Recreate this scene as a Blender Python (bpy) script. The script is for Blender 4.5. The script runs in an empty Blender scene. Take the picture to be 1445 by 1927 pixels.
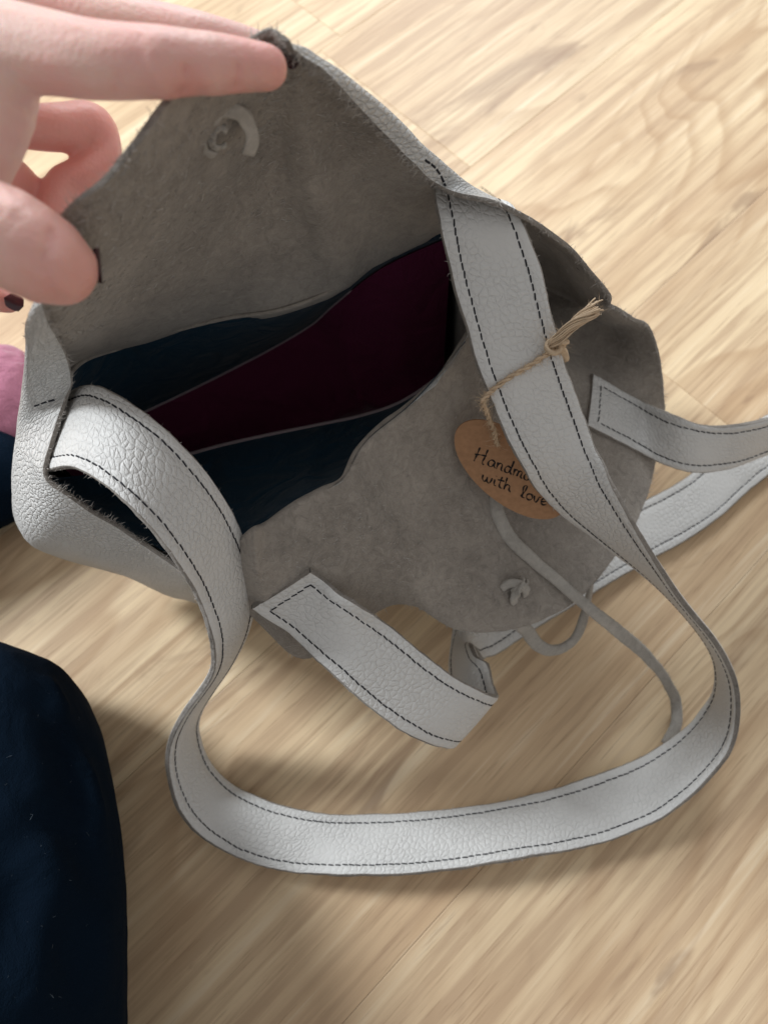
import bpy, bmesh, math, random
import numpy as np
from mathutils import Vector
from mathutils.bvhtree import BVHTree

random.seed(7); rng = np.random.default_rng(7)
scene = bpy.context.scene
col = scene.collection

# ------------------------------------------------------------------ camera, world, lamps, exposure
S = 0.9                       # metres per layout unit
H = 0.56                      # camera height above the floor (layout units)
F = 1400.0                    # focal length in photo pixels
PITCH = math.radians(70)
cP, sP = math.cos(PITCH), math.sin(PITCH)

cam = bpy.data.cameras.new('camera')
cam.sensor_fit = 'VERTICAL'; cam.sensor_height = 36.0
cam.lens = 36.0 * F / 1927.0
cam.clip_start = 0.01; cam.clip_end = 50
cam.dof.use_dof = True
cam.dof.focus_distance = 0.37 * S
cam.dof.aperture_fstop = 9.5
camo = bpy.data.objects.new('camera', cam); col.objects.link(camo)
camo.location = (0, 0, H * S); camo.rotation_euler = (math.pi / 2 - PITCH, 0, 0)
scene.camera = camo

world = bpy.data.worlds.new('World'); scene.world = world; world.use_nodes = True
bg = world.node_tree.nodes['Background']
bg.inputs[0].default_value = (1.0, 0.99, 0.98, 1); bg.inputs[1].default_value = 0.42

def area(name, loc, target, size, size_y, power, color):
    l = bpy.data.lights.new(name, 'AREA'); l.shape = 'RECTANGLE'; l.size = size; l.size_y = size_y
    l.energy = power; l.color = color
    o = bpy.data.objects.new(name, l); col.objects.link(o); o.location = loc
    o.rotation_euler = (Vector(target) - Vector(loc)).to_track_quat('-Z', 'Y').to_euler()
    return o
# daylight from a window beyond the bag, to the upper left
area('far_window_light', (0.25, 2.45, 1.50), (0, 0.15, 0.1), 0.9, 0.7, 38, (0.90, 0.955, 1.0))
area('window_light', (-1.75, 0.90, 1.50), (0, 0.15, 0.1), 0.42, 0.65, 58, (0.92, 0.965, 1.0))

scene.view_settings.view_transform = 'Standard'
scene.view_settings.look = 'None'
scene.view_settings.gamma = 1.0
scene.view_settings.use_curve_mapping = False
scene.view_settings.exposure = 0.0

# ------------------------------------------------------------------ geometry helpers (layout units)
def PD(px, py, d):
    xv = (px - 722.5) / F; yv = (963.5 - py) / F
    return np.array([d * xv, d * (cP + yv * sP), H - d * (sP - yv * cP)])
def P(px, py, z):
    yv = (963.5 - py) / F
    return PD(px, py, (H - z) / (sP - yv * cP))
CAM = np.array([0, 0, H])
def nrm(v): return v / (np.linalg.norm(v, axis=-1, keepdims=True) + 1e-12)

def pchip(t, y, tt):
    t = np.asarray(t, float); y = np.asarray(y, float); tt = np.asarray(tt, float)
    h = np.diff(t); sh = (-1,) + (1,) * (y.ndim - 1); hh = h.reshape(sh)
    dl = np.diff(y, axis=0) / hh
    m = np.zeros_like(y)
    if len(t) > 2:
        w1 = 2 * hh[1:] + hh[:-1]; w2 = hh[1:] + 2 * hh[:-1]
        a, b = dl[:-1], dl[1:]
        ok = a * b > 0
        with np.errstate(all='ignore'):
            hm = (w1 + w2) / (w1 / a + w2 / b)
        m[1:-1] = np.where(ok, hm, 0)
    m[0] = dl[0]; m[-1] = dl[-1]
    i = np.clip(np.searchsorted(t, tt, side='right') - 1, 0, len(t) - 2)
    s = ((tt - t[i]) / h[i]).reshape(sh); hi = h[i].reshape(sh)
    return ((2*s**3 - 3*s**2 + 1) * y[i] + (s**3 - 2*s**2 + s) * hi * m[i]
            + (-2*s**3 + 3*s**2) * y[i+1] + (s**3 - s**2) * hi * m[i+1])
def catmull(t, y, tt):
    """non-uniform cubic hermite with finite-difference tangents"""
    t = np.asarray(t, float); y = np.asarray(y, float); tt = np.asarray(tt, float)
    h = np.diff(t); sh = (-1,) + (1,) * (y.ndim - 1); hh = h.reshape(sh)
    dl = np.diff(y, axis=0) / hh
    m = np.zeros_like(y)
    m[1:-1] = (dl[:-1] * hh[1:] + dl[1:] * hh[:-1]) / (hh[1:] + hh[:-1])
    m[0] = dl[0]; m[-1] = dl[-1]
    i = np.clip(np.searchsorted(t, tt, side='right') - 1, 0, len(t) - 2)
    s = ((tt - t[i]) / h[i]).reshape(sh); hi = h[i].reshape(sh)
    return ((2*s**3 - 3*s**2 + 1) * y[i] + (s**3 - 2*s**2 + s) * hi * m[i]
            + (-2*s**3 + 3*s**2) * y[i+1] + (s**3 - s**2) * hi * m[i+1])
def chord(pts):
    pts = np.asarray(pts, float)
    return np.concatenate([[0], np.cumsum(np.linalg.norm(np.diff(pts, axis=0), axis=1) + 1e-9)])
def curve(pts, step, interp=catmull):
    pts = np.asarray(pts, float); t = chord(pts)
    n = max(2, int(t[-1] / step) + 1)
    return interp(t, pts, np.linspace(0, t[-1], n))

LOC = {}
def empty(name, loc, label, cat, group=None):
    o = bpy.data.objects.new(name, None); col.objects.link(o)
    o.empty_display_size = 0.02
    o.location = Vector(loc) * S; o['label'] = label; o['category'] = cat
    if group: o['group'] = group
    LOC[o.name] = np.asarray(loc, float)
    return o
def wloc(o):
    return LOC.get(o.name, np.zeros(3)) if o else np.zeros(3)

def mk(name, verts, faces, mats, parent=None, mi=None, smooth=True, uv=None, kind=None, attr=None):
    """one mesh object; verts are layout-unit world coordinates"""
    base = wloc(parent)
    me = bpy.data.meshes.new(name)
    me.from_pydata([tuple(v) for v in ((np.asarray(verts, float) - base) * S)], [], [tuple(int(i) for i in f) for f in faces])
    if not isinstance(mats, (list, tuple)): mats = [mats]
    for m in mats: me.materials.append(m)
    if mi is not None: me.polygons.foreach_set('material_index', np.asarray(mi, 'i'))
    me.polygons.foreach_set('use_smooth', np.full(len(me.polygons), smooth))
    if uv is not None:
        l = me.uv_layers.new(name='UVMap'); vi = np.zeros(len(me.loops), 'i'); me.loops.foreach_get('vertex_index', vi)
        l.data.foreach_set('uv', (np.asarray(uv, float)[vi] * S).ravel())
    me.update()
    o = bpy.data.objects.new(name, me); col.objects.link(o)
    if parent is not None:
        o.parent = parent
        if parent.type != 'EMPTY' or parent.parent: pass
    LOC[o.name] = base
    if kind: o['kind'] = kind
    return o

class MB:
    def __init__(s): s.v = []; s.f = []; s.m = []; s.n = 0; s.uv = []
    def add(s, v, f, m=0, uv=None):
        s.uv.append(np.zeros((len(v), 2)) if uv is None else np.asarray(uv, float).reshape(-1, 2))
        s.v.append(np.asarray(v, float)); s.f += [tuple(i + s.n for i in q) for q in f]; s.m += [m] * len(f); s.n += len(v)
    def build(s, name, mats, parent=None, **k):
        return mk(name, np.concatenate(s.v), s.f, mats, parent, mi=s.m, uv=np.concatenate(s.uv), **k)

def grid_faces(nu, nv, closed_u=False, off=0, flip=False):
    f = []
    for i in range(nu if closed_u else nu - 1):
        a = i * nv; b = ((i + 1) % nu) * nv
        for j in range(nv - 1):
            q = (off + a + j, off + b + j, off + b + j + 1, off + a + j + 1)
            f.append(q[::-1] if flip else q)
    return f
def frames(path):
    t = nrm(np.gradient(path, axis=0))
    n = np.zeros_like(path); up = np.array([0, 0, 1.0])
    if abs(t[0] @ up) > .9: up = np.array([1.0, 0, 0])
    n[0] = nrm(up - (up @ t[0]) * t[0])
    for i in range(1, len(path)):
        v = n[i-1] - (n[i-1] @ t[i]) * t[i]; n[i] = nrm(v)
    return t, n, np.cross(t, n)
def tube(mb, path, r, seg=8, m=0, cap=True):
    path = np.asarray(path, float); r = np.broadcast_to(np.asarray(r, float), (len(path),))
    t, n, b = frames(path)
    a = np.linspace(0, 2 * math.pi, seg, endpoint=False)
    v = (path[:, None] + r[:, None, None] * (np.cos(a)[None, :, None] * n[:, None] + np.sin(a)[None, :, None] * b[:, None])).reshape(-1, 3)
    f = []
    for i in range(len(path) - 1):
        for j in range(seg):
            f.append((i*seg + j, i*seg + (j+1) % seg, (i+1)*seg + (j+1) % seg, (i+1)*seg + j))
    if cap:
        f.append(tuple(range(seg))[::-1]); f.append(tuple((len(path)-1)*seg + j for j in range(seg)))
    mb.add(v, f, m)
def fibres(mb, roots, dirs, length, width, bend=0.5):
    """thin two-segment blades"""
    for p, d in zip(roots, dirs):
        L = length * (.3 + 1.25 * random.random() ** 2.5)
        d = nrm(d); s = nrm(np.cross(d, rng.normal(size=3))); w = width * random.uniform(.6, 1.2)
        k = rng.normal(size=3) * bend
        p1 = p + d * L * .55; p2 = p1 + nrm(d + k) * L * .5
        mb.add([p - s*w, p + s*w, p1 + s*w*.8, p1 - s*w*.8, p2], [(0, 1, 2, 3), (3, 2, 4)])

# ------------------------------------------------------------------ materials
def mat(name):
    m = bpy.data.materials.new(name); m.use_nodes = True
    nt = m.node_tree
    return m, nt, nt.nodes['Principled BSDF']
def N(nt, t, **k):
    n = nt.nodes.new(t)
    for a, v in k.items():
        if a in n.inputs: n.inputs[a].default_value = v
        else: setattr(n, a, v)
    return n
def L(nt, a, b): nt.links.new(a, b)
def mth(nt, op, a, b=None, c=None):
    n = nt.nodes.new('ShaderNodeMath'); n.operation = op
    for i, x in enumerate((a, b, c)):
        if x is None: continue
        if isinstance(x, (int, float)): n.inputs[i].default_value = x
        else: L(nt, x, n.inputs[i])
    return n.outputs[0]
def ramp(nt, fac, stops, interp='EASE'):
    n = nt.nodes.new('ShaderNodeValToRGB'); n.color_ramp.interpolation = interp
    e = n.color_ramp.elements
    while len(e) < len(stops): e.new(0.5)
    for x, (p, c) in zip(e, stops):
        x.position = p; x.color = (c, c, c, 1) if isinstance(c, (int, float)) else (*c, 1)
    L(nt, fac, n.inputs[0]); return n.outputs[0]
def mixc(nt, fac, a, b, mode='MIX'):
    n = nt.nodes.new('ShaderNodeMix'); n.data_type = 'RGBA'; n.blend_type = mode
    for i, x in ((0, fac), (6, a), (7, b)):
        if isinstance(x, (int, float)): n.inputs[i].default_value = x
        elif isinstance(x, tuple): n.inputs[i].default_value = (*x, 1)
        else: L(nt, x, n.inputs[i])
    return n.outputs[2]
def bump(nt, height, dist, strength=1.0, normal=None):
    n = nt.nodes.new('ShaderNodeBump'); n.inputs['Strength'].default_value = strength; n.inputs['Distance'].default_value = dist
    L(nt, height, n.inputs['Height'])
    if normal is not None: L(nt, normal, n.inputs['Normal'])
    return n.outputs[0]

def leather_mat(name, base, scale, dist, rough=.5, smooth_bias=.5):
    m, nt, b = mat(name)
    tc = N(nt, 'ShaderNodeTexCoord'); uvc = tc.outputs['UV']
    nz = N(nt, 'ShaderNodeTexNoise', Scale=120.0, Detail=2.0); L(nt, uvc, nz.inputs['Vector'])
    sub = nt.nodes.new('ShaderNodeVectorMath'); sub.operation = 'SUBTRACT'; L(nt, nz.outputs['Color'], sub.inputs[0]); sub.inputs[1].default_value = (.5, .5, .5)
    sc = nt.nodes.new('ShaderNodeVectorMath'); sc.operation = 'SCALE'; L(nt, sub.outputs[0], sc.inputs[0]); sc.inputs['Scale'].default_value = .004
    add = nt.nodes.new('ShaderNodeVectorMath'); add.operation = 'ADD'; L(nt, uvc, add.inputs[0]); L(nt, sc.outputs[0], add.inputs[1])
    def vor(k, rnd):
        v = N(nt, 'ShaderNodeTexVoronoi', Scale=k, Randomness=rnd); v.voronoi_dimensions = '2D'; v.feature = 'DISTANCE_TO_EDGE'; L(nt, add.outputs[0], v.inputs['Vector']); return v.outputs['Distance']
    v1 = vor(scale, .85); v2 = vor(scale * 1.9, .9)
    h1 = ramp(nt, v1, [(0.0, 0.0), (.2, .7), (.5, 1.0)]); h2 = ramp(nt, v2, [(0.0, 0.0), (.22, 1.0)])
    lo = N(nt, 'ShaderNodeTexNoise', Scale=24.0, Detail=2.0); L(nt, tc.outputs['Object'], lo.inputs['Vector'])
    amt = ramp(nt, lo.outputs['Fac'], [(smooth_bias - .16, .28), (smooth_bias + .14, 1.0)])
    fine = N(nt, 'ShaderNodeTexNoise', Scale=1500.0, Detail=2.0); L(nt, tc.outputs['Object'], fine.inputs['Vector'])
    hh = mth(nt, 'MULTIPLY', mth(nt, 'ADD', h1, mth(nt, 'MULTIPLY', h2, .25)), amt)
    hh = mth(nt, 'ADD', hh, mth(nt, 'MULTIPLY', fine.outputs['Fac'], .10))
    # crease lines across the hide where it has been bent
    mp = N(nt, 'ShaderNodeMapping'); mp.inputs['Scale'].default_value = (260.0, 70.0, 1.0); L(nt, add.outputs[0], mp.inputs['Vector'])
    cr = N(nt, 'ShaderNodeTexNoise', Scale=1.0, Detail=3.0, Distortion=.4); L(nt, mp.outputs[0], cr.inputs['Vector'])
    hh = mth(nt, 'ADD', hh, mth(nt, 'MULTIPLY', cr.outputs['Fac'], .55))
    L(nt, bump(nt, hh, dist), b.inputs['Normal'])
    crev = mth(nt, 'MULTIPLY', ramp(nt, v1, [(0, 1.0), (.09, 0.0)]), mth(nt, 'MULTIPLY', amt, .12))
    tone = N(nt, 'ShaderNodeTexNoise', Scale=14.0, Detail=3.0); L(nt, tc.outputs['Object'], tone.inputs['Vector'])
    c = mixc(nt, tone.outputs['Fac'], tuple(x * .93 for x in base), tuple(min(1, x * 1.05) for x in base))
    c = mixc(nt, crev, c, tuple(x * .7 for x in base))
    L(nt, c, b.inputs['Base Color'])
    b.inputs['Roughness'].default_value = rough
    b.inputs['Specular IOR Level'].default_value = .32
    return m
def suede_mat(name, base, dist=.0006, contrast=.28):
    m, nt, b = mat(name)
    tc = N(nt, 'ShaderNodeTexCoord')
    n1 = N(nt, 'ShaderNodeTexNoise', Scale=900.0, Detail=4.0, Roughness=.7); L(nt, tc.outputs['Object'], n1.inputs['Vector'])
    n2 = N(nt, 'ShaderNodeTexNoise', Scale=170.0, Detail=6.0, Roughness=.75, Distortion=1.2); L(nt, tc.outputs['Object'], n2.inputs['Vector'])
    n3 = N(nt, 'ShaderNodeTexNoise', Scale=22.0, Detail=4.0); L(nt, tc.outputs['Object'], n3.inputs['Vector'])
    f = mth(nt, 'ADD', mth(nt, 'MULTIPLY', n2.outputs['Fac'], .55), mth(nt, 'MULTIPLY', n3.outputs['Fac'], .45))
    f = ramp(nt, f, [(.36, 0.0), (.64, 1.0)], 'LINEAR')
    f = mth(nt, 'ADD', mth(nt, 'MULTIPLY', f, .75), mth(nt, 'MULTIPLY', n1.outputs['Fac'], .25))
    c = mixc(nt, f, tuple(x * (1 - contrast) for x in base), tuple(x * (1 + contrast) for x in base))
    L(nt, c, b.inputs['Base Color'])
    h = mth(nt, 'ADD', mth(nt, 'MULTIPLY', n1.outputs['Fac'], .5), mth(nt, 'MULTIPLY', n2.outputs['Fac'], .9))
    L(nt, bump(nt, h, dist), b.inputs['Normal'])
    b.inputs['Roughness'].default_value = .95
    b.inputs['Specular IOR Level'].default_value = .12
    b.inputs['Sheen Weight'].default_value = .35; b.inputs['Sheen Roughness'].default_value = .5
    b.inputs['Sheen Tint'].default_value = (.9, .87, .83, 1)
    return m
def cloth_mat(name, base, weave=2600.0, sheen=.2, rough=.85, dist=.00025, wrinkle=.004):
    m, nt, b = mat(name)
    tc = N(nt, 'ShaderNodeTexCoord')
    n1 = N(nt, 'ShaderNodeTexNoise', Scale=weave, Detail=2.0); L(nt, tc.outputs['Object'], n1.inputs['Vector'])
    n2 = N(nt, 'ShaderNodeTexNoise', Scale=18.0, Detail=5.0); L(nt, tc.outputs['Object'], n2.inputs['Vector'])
    f = mth(nt, 'ADD', mth(nt, 'MULTIPLY', n1.outputs['Fac'], .5), mth(nt, 'MULTIPLY', n2.outputs['Fac'], .5))
    L(nt, mixc(nt, f, tuple(x * .7 for x in base), tuple(x * 1.3 for x in base)), b.inputs['Base Color'])
    n3 = N(nt, 'ShaderNodeTexNoise', Scale=38.0, Detail=3.0, Distortion=1.2); L(nt, tc.outputs['Object'], n3.inputs['Vector'])
    L(nt, bump(nt, n1.outputs['Fac'], dist, normal=bump(nt, n3.outputs['Fac'], wrinkle)), b.inputs['Normal'])
    b.inputs['Roughness'].default_value = rough; b.inputs['Specular IOR Level'].default_value = .05
    b.inputs['Sheen Weight'].default_value = sheen; b.inputs['Sheen Roughness'].default_value = .4
    return m
def plain_mat(name, base, rough=.6, spec=.3):
    m, nt, b = mat(name)
    tc = N(nt, 'ShaderNodeTexCoord'); n = N(nt, 'ShaderNodeTexNoise', Scale=400.0, Detail=3.0); L(nt, tc.outputs['Object'], n.inputs['Vector'])
    L(nt, mixc(nt, n.outputs['Fac'], tuple(x * .75 for x in base), tuple(min(1, x * 1.25) for x in base)), b.inputs['Base Color'])
    b.inputs['Roughness'].default_value = rough; b.inputs['Specular IOR Level'].default_value = spec
    return m

M_leather = leather_mat('pebbled_leather', (.67, .665, .65), 330.0, .00085, rough=.48, smooth_bias=.30)
M_strap = leather_mat('strap_leather', (.67, .665, .65), 290.0, .00036, rough=.48, smooth_bias=.44)
M_suede = suede_mat('suede_inside', (.325, .29, .255), .0012, .42)
M_edge = suede_mat('raw_leather_edge', (.27, .245, .22), .0009, .5)
M_cord = suede_mat('suede_cord', (.40, .375, .34), .0005, .3)
M_fuzz = plain_mat('leather_fibre', (.46, .43, .40), .9, .1)
M_thread = plain_mat('black_thread', (.012, .013, .02), .6, .3)
M_navy = cloth_mat('navy_lining', (.011, .034, .058), 1800.0, .08)
M_wine = cloth_mat('burgundy_lining', (.105, .016, .048), 1800.0, .08)
M_hem = cloth_mat('lining_hem', (.30, .24, .26), 1800.0, .2)
M_trouser = cloth_mat('navy_trouser_cloth', (.0034, .0088, .018), 1400.0, .0, 1.0, .0004, .0022)
M_sock = cloth_mat('pink_knit', (.42, .17, .24), 900.0, .3)
M_lint = plain_mat('pale_lint', (.10, .12, .14), .9, .1)
M_kraft = plain_mat('kraft_card', (.40, .225, .125), .8, .15)
M_ink = plain_mat('black_ink', (.015, .012, .012), .6, .2)
M_jute = plain_mat('jute_twine', (.60, .46, .32), .9, .1)
M_nail = plain_mat('dark_nail_polish', (.05, .012, .02), .2, .6)

def skin_mat():
    m, nt, b = mat('skin')
    tc = N(nt, 'ShaderNodeTexCoord')
    n1 = N(nt, 'ShaderNodeTexNoise', Scale=55.0, Detail=4.0); L(nt, tc.outputs['Object'], n1.inputs['Vector'])
    n2 = N(nt, 'ShaderNodeTexNoise', Scale=700.0, Detail=3.0); L(nt, tc.outputs['Object'], n2.inputs['Vector'])
    fa = N(nt, 'ShaderNodeAttribute'); fa.attribute_name = 'flush'
    mott = mixc(nt, ramp(nt, n1.outputs['Fac'], [(.35, 0.0), (.7, 1.0)]), (.82, .57, .50), (.80, .48, .43))
    L(nt, mixc(nt, mth(nt, 'MULTIPLY', fa.outputs['Fac'], .75), mott, (.76, .32, .28)), b.inputs['Base Color'])
    L(nt, bump(nt, n2.outputs['Fac'], .00025), b.inputs['Normal'])
    b.inputs['Roughness'].default_value = .5
    b.inputs['Subsurface Weight'].default_value = .5
    b.inputs['Subsurface Radius'].default_value = (1.0, .35, .2)
    b.inputs['Subsurface Scale'].default_value = .006
    return m
M_skin = skin_mat()

def wood_mat():
    m, nt, b = mat('oak_laminate')
    tc = N(nt, 'ShaderNodeTexCoord'); oi = N(nt, 'ShaderNodeObjectInfo')
    r = oi.outputs['Random']
    off = nt.nodes.new('ShaderNodeCombineXYZ')
    L(nt, mth(nt, 'MULTIPLY', r, 37.0), off.inputs[0]); L(nt, mth(nt, 'MULTIPLY', r, 91.0), off.inputs[1]); L(nt, mth(nt, 'MULTIPLY', r, 53.0), off.inputs[2])
    add = nt.nodes.new('ShaderNodeVectorMath'); add.operation = 'ADD'; L(nt, tc.outputs['Object'], add.inputs[0]); L(nt, off.outputs[0], add.inputs[1])
    def stretched(sx, sy):
        mp = N(nt, 'ShaderNodeMapping'); mp.inputs['Scale'].default_value = (sx, sy, sy); L(nt, add.outputs[0], mp.inputs['Vector']); return mp.outputs[0]
    # growth rings: contour lines of a long stretched field give cathedral figures
    field = N(nt, 'ShaderNodeTexNoise', Scale=1.0, Detail=2.0, Roughness=.4, Distortion=.5); L(nt, stretched(2.2, 8.5), field.inputs['Vector'])
    rings = mth(nt, 'FRACT', mth(nt, 'MULTIPLY', field.outputs['Fac'], 11.0))
    ringc = ramp(nt, rings, [(0.0, 0.0), (.45, .15), (.85, 1.0), (1.0, 0.05)], 'EASE')
    rmask = N(nt, 'ShaderNodeTexNoise', Scale=1.0, Detail=1.0); L(nt, stretched(2.0, 5.0), rmask.inputs['Vector'])
    ringc = mth(nt, 'MULTIPLY', ringc, ramp(nt, rmask.outputs['Fac'], [(.38, .15), (.58, 1.0)]))
    streak = N(nt, 'ShaderNodeTexNoise', Scale=1.0, Detail=4.0, Roughness=.62, Distortion=.25); L(nt, stretched(4.2, 110.0), streak.inputs['Vector'])
    pores = N(nt, 'ShaderNodeTexNoise', Scale=1.0, Detail=3.0, Roughness=.6); L(nt, stretched(24.0, 620.0), pores.inputs['Vector'])
    broad = N(nt, 'ShaderNodeTexNoise', Scale=1.0, Detail=3.0, Distortion=.4); L(nt, stretched(2.2, 15.0), broad.inputs['Vector'])
    patch = N(nt, 'ShaderNodeTexNoise', Scale=1.0, Detail=4.0, Distortion=.9); L(nt, stretched(8.0, 26.0), patch.inputs['Vector'])
    c = mixc(nt, ramp(nt, broad.outputs['Fac'], [(.32, 0.0), (.68, 1.0)]), (.66, .475, .30), (.83, .65, .425))
    c = mixc(nt, mth(nt, 'MULTIPLY', ramp(nt, streak.outputs['Fac'], [(.36, 1.0), (.58, 0.0)]), .62), c, (.47, .315, .20))
    c = mixc(nt, mth(nt, 'MULTIPLY', ramp(nt, streak.outputs['Fac'], [(.56, 0.0), (.72, 1.0)]), .5), c, (.90, .76, .56))
    c = mixc(nt, mth(nt, 'MULTIPLY', ringc, .42), c, (.44, .27, .15))
    c = mixc(nt, mth(nt, 'MULTIPLY', ramp(nt, patch.outputs['Fac'], [(.60, 0.0), (.74, 1.0)]), .6), c, (.30, .185, .12))
    c = mixc(nt, mth(nt, 'MULTIPLY', ramp(nt, pores.outputs['Fac'], [(.58, 0.0), (.68, 1.0)]), .38), c, (.34, .21, .125))
    # board to board tone
    c = mixc(nt, 1.0, c, mixc(nt, r, (.96, .96, .96), (1.03, 1.03, 1.02)), 'MULTIPLY')
    L(nt, c, b.inputs['Base Color'])
    L(nt, bump(nt, mth(nt, 'ADD', pores.outputs['Fac'], mth(nt, 'MULTIPLY', streak.outputs['Fac'], .6)), .00012), b.inputs['Normal'])
    b.inputs['Roughness'].default_value = .46
    b.inputs['Specular IOR Level'].default_value = .26
    return m
M_wood = wood_mat()
M_sub = plain_mat('floor_underlay', (.16, .10, .06), .9, .1)

# ------------------------------------------------------------------ floor: staggered laminate boards
me = bpy.data.meshes.new('floor')
hs = 2.3
me.from_pydata([(-hs, -hs, -.012), (hs, -hs, -.012), (hs, hs, -.012), (-hs, hs, -.012)], [], [(0, 1, 2, 3)])
me.materials.append(M_sub)
floor = bpy.data.objects.new('floor', me); col.objects.link(floor)
floor['kind'] = 'structure'; floor['label'] = 'light oak laminate floor of narrow boards'
floor.location = (.1, .35, 0)
GA = math.radians(44)
PWD, PLN = .193, 1.25
def plank_mesh(ln, wd):
    bm = bmesh.new(); e = .0006; t = .008
    x, y = ln / 2 - .00012, wd / 2 - .00012
    top = [bm.verts.new(p) for p in ((-x+e, -y+e, 0), (x-e, -y+e, 0), (x-e, y-e, 0), (-x+e, y-e, 0))]
    mid = [bm.verts.new(p) for p in ((-x, -y, -.0002), (x, -y, -.0002), (x, y, -.0002), (-x, y, -.0002))]
    bot = [bm.verts.new((v.co.x, v.co.y, -t)) for v in mid]
    bm.faces.new(top)
    for A, B in ((top, mid), (mid, bot)):
        for i in range(4): bm.faces.new((A[i], B[i], B[(i+1) % 4], A[(i+1) % 4]))
    bmesh.ops.recalc_face_normals(bm, faces=bm.faces)
    m = bpy.data.meshes.new('plank'); bm.to_mesh(m); bm.free(); m.materials.append(M_wood); return m
pm = plank_mesh(PLN, PWD)
ux = np.array([math.cos(GA), math.sin(GA)]); uy = np.array([-math.sin(GA), math.cos(GA)])
for j in range(-9, 10):
    sh = random.uniform(0, PLN) if j % 2 else random.uniform(0, PLN)
    for i in range(-3, 4):
        c = ux * (i * PLN + sh - PLN/2) + uy * (j * PWD + .03)
        if np.abs(c).max() > 1.6: continue
        o = bpy.data.objects.new('plank', pm); col.objects.link(o); o.parent = floor
        o.location = (c[0], c[1], 0); o.rotation_euler = (0, 0, GA)

# ------------------------------------------------------------------ the bag
BASE_C = np.array([-.03, .215]); E1 = np.array([.9, .43]) * .122; E2 = np.array([.43, -.9]) * .085
bag = empty('leather_bag', (BASE_C[0], BASE_C[1], 0), 'open pale grey pebbled leather bag with suede inside and long stitched straps', 'bag')

def base_pt(ang, k=1.0, z=.003):
    a = math.radians(ang); c, s = math.cos(a), math.sin(a)
    e = .8
    q = BASE_C + k * (E1 * math.copysign(abs(c)**e, c) + E2 * math.copysign(abs(s)**e, s))
    return np.array([q[0], q[1], z])
# columns: (base angle, rim, q1, q2, bnd, belly or None); angle 180 left, 90 front, 0 right, 270 back
COLS = [
 (172, (131,745,.240), (50,790,.222), (40,850,.180), (60,900,.140), (120,960,.08)),
 (164, (88,880,.228), (40,870,.205), (28,930,.165), (45,990,.120), (150,1040,.06)),
 (158, (130,932,.222), (75,985,.190), (60,1022,.140), (100,1042,.09), (200,1070,.04)),
 (150, (230,1003,.200), (185,1045,.160), (172,1056,.110), (230,1078,.06), (290,1098,.03)),
 (142, (345,1068,.178), (328,1088,.130), (325,1108,.080), (345,1122,.05), (370,1130,.025)),
 (134, (478,1163,.148), (465,1112,.172), (458,1060,.190), (452,1015,.200), None),
 (126, (570,1238,.120), (528,1150,.162), (500,1070,.190), (500,985,.203), None),
 (119, (640,1192,.128), (612,1110,.164), (580,1025,.190), (555,948,.204), None),
 (113, (715,1145,.135), (680,1065,.168), (645,985,.190), (610,918,.204), None),
 (107, (785,1143,.135), (745,1055,.165), (700,970,.188), (645,897,.204), None),
 (101, (850,1180,.122), (800,1075,.148), (740,965,.174), (668,852,.203), None),
 (95, (930,1187,.115), (865,1070,.138), (790,950,.162), (710,805,.202), None),
 (88, (1020,1163,.110), (935,1045,.128), (850,920,.152), (755,772,.202), None),
 (80, (1100,1115,.105), (1000,1000,.120), (905,870,.146), (800,730,.202), None),
 (72, (1172,1020,.098), (1060,915,.114), (950,800,.142), (838,692,.204), None),
 (60, (1215,930,.090), (1100,850,.110), (985,750,.140), (862,655,.205), None),
 (45, (1243,800,.092), (1135,750,.112), (1010,680,.142), (885,618,.203), None),
 (32, (1246,735,.105), (1145,700,.108), (1020,635,.128), (905,590,.200), None),
 (22, (1224,628,.145), (1140,622,.112), (1030,595,.120), (925,560,.192), None),
 (15, (1185,592,.180), (1115,590,.120), (1030,565,.115), (935,540,.190), None),
 (8, (1150,575,.203), (1090,572,.128), (1020,545,.115), (940,525,.190), None),
 (2, (1141,550,.214), (1080,545,.135), (1015,525,.120), (940,510,.190), None),
 (-8, (1060,468,.250), (1035,475,.175), (985,470,.150), (920,470,.195), None),
 (-18, (960,388,.285), (962,396,.252), (945,415,.210), (885,430,.205), None),
 (-30, (830,351,.290), (858,334,.288), (862,378,.250), (838,432,.208), None),
 (-42, (770,300,.308), (800,282,.306), (790,340,.275), (800,450,.204), None),
 (-52, (700,232,.330), (730,216,.328), (715,300,.292), (765,468,.200), None),
 (-62, (600,132,.368), (618,125,.362), (625,250,.312), (690,505,.200), None),
 (-70, (550,84,.384), (562,92,.374), (570,260,.318), (650,535,.200), None),
 (-78, (520,67,.386), (512,170,.352), (535,330,.290), (605,558,.200), None),
 (-86, (486,70,.386), (470,190,.354), (480,360,.288), (510,588,.200), None),
 (-97, (330,180,.385), (345,290,.357), (370,440,.290), (400,602,.200), None),
 (-110, (220,300,.382), (235,390,.360), (265,510,.290), (300,632,.200), None),
 (-125, (125,400,.374), (148,470,.360), (190,570,.292), (225,655,.200), None),
 (-140, (90,480,.360), (106,535,.350), (145,610,.290), (180,672,.205), None),
 (-152, (85,572,.345), (63,590,.336), (92,636,.290), (150,682,.215), None),
 (-160, (106,635,.300), (60,645,.298), (70,680,.250), (110,740,.195), None),
 (-166, (130,690,.265), (57,715,.255), (55,760,.205), (80,805,.170), None),
]
ctrl = []
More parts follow.
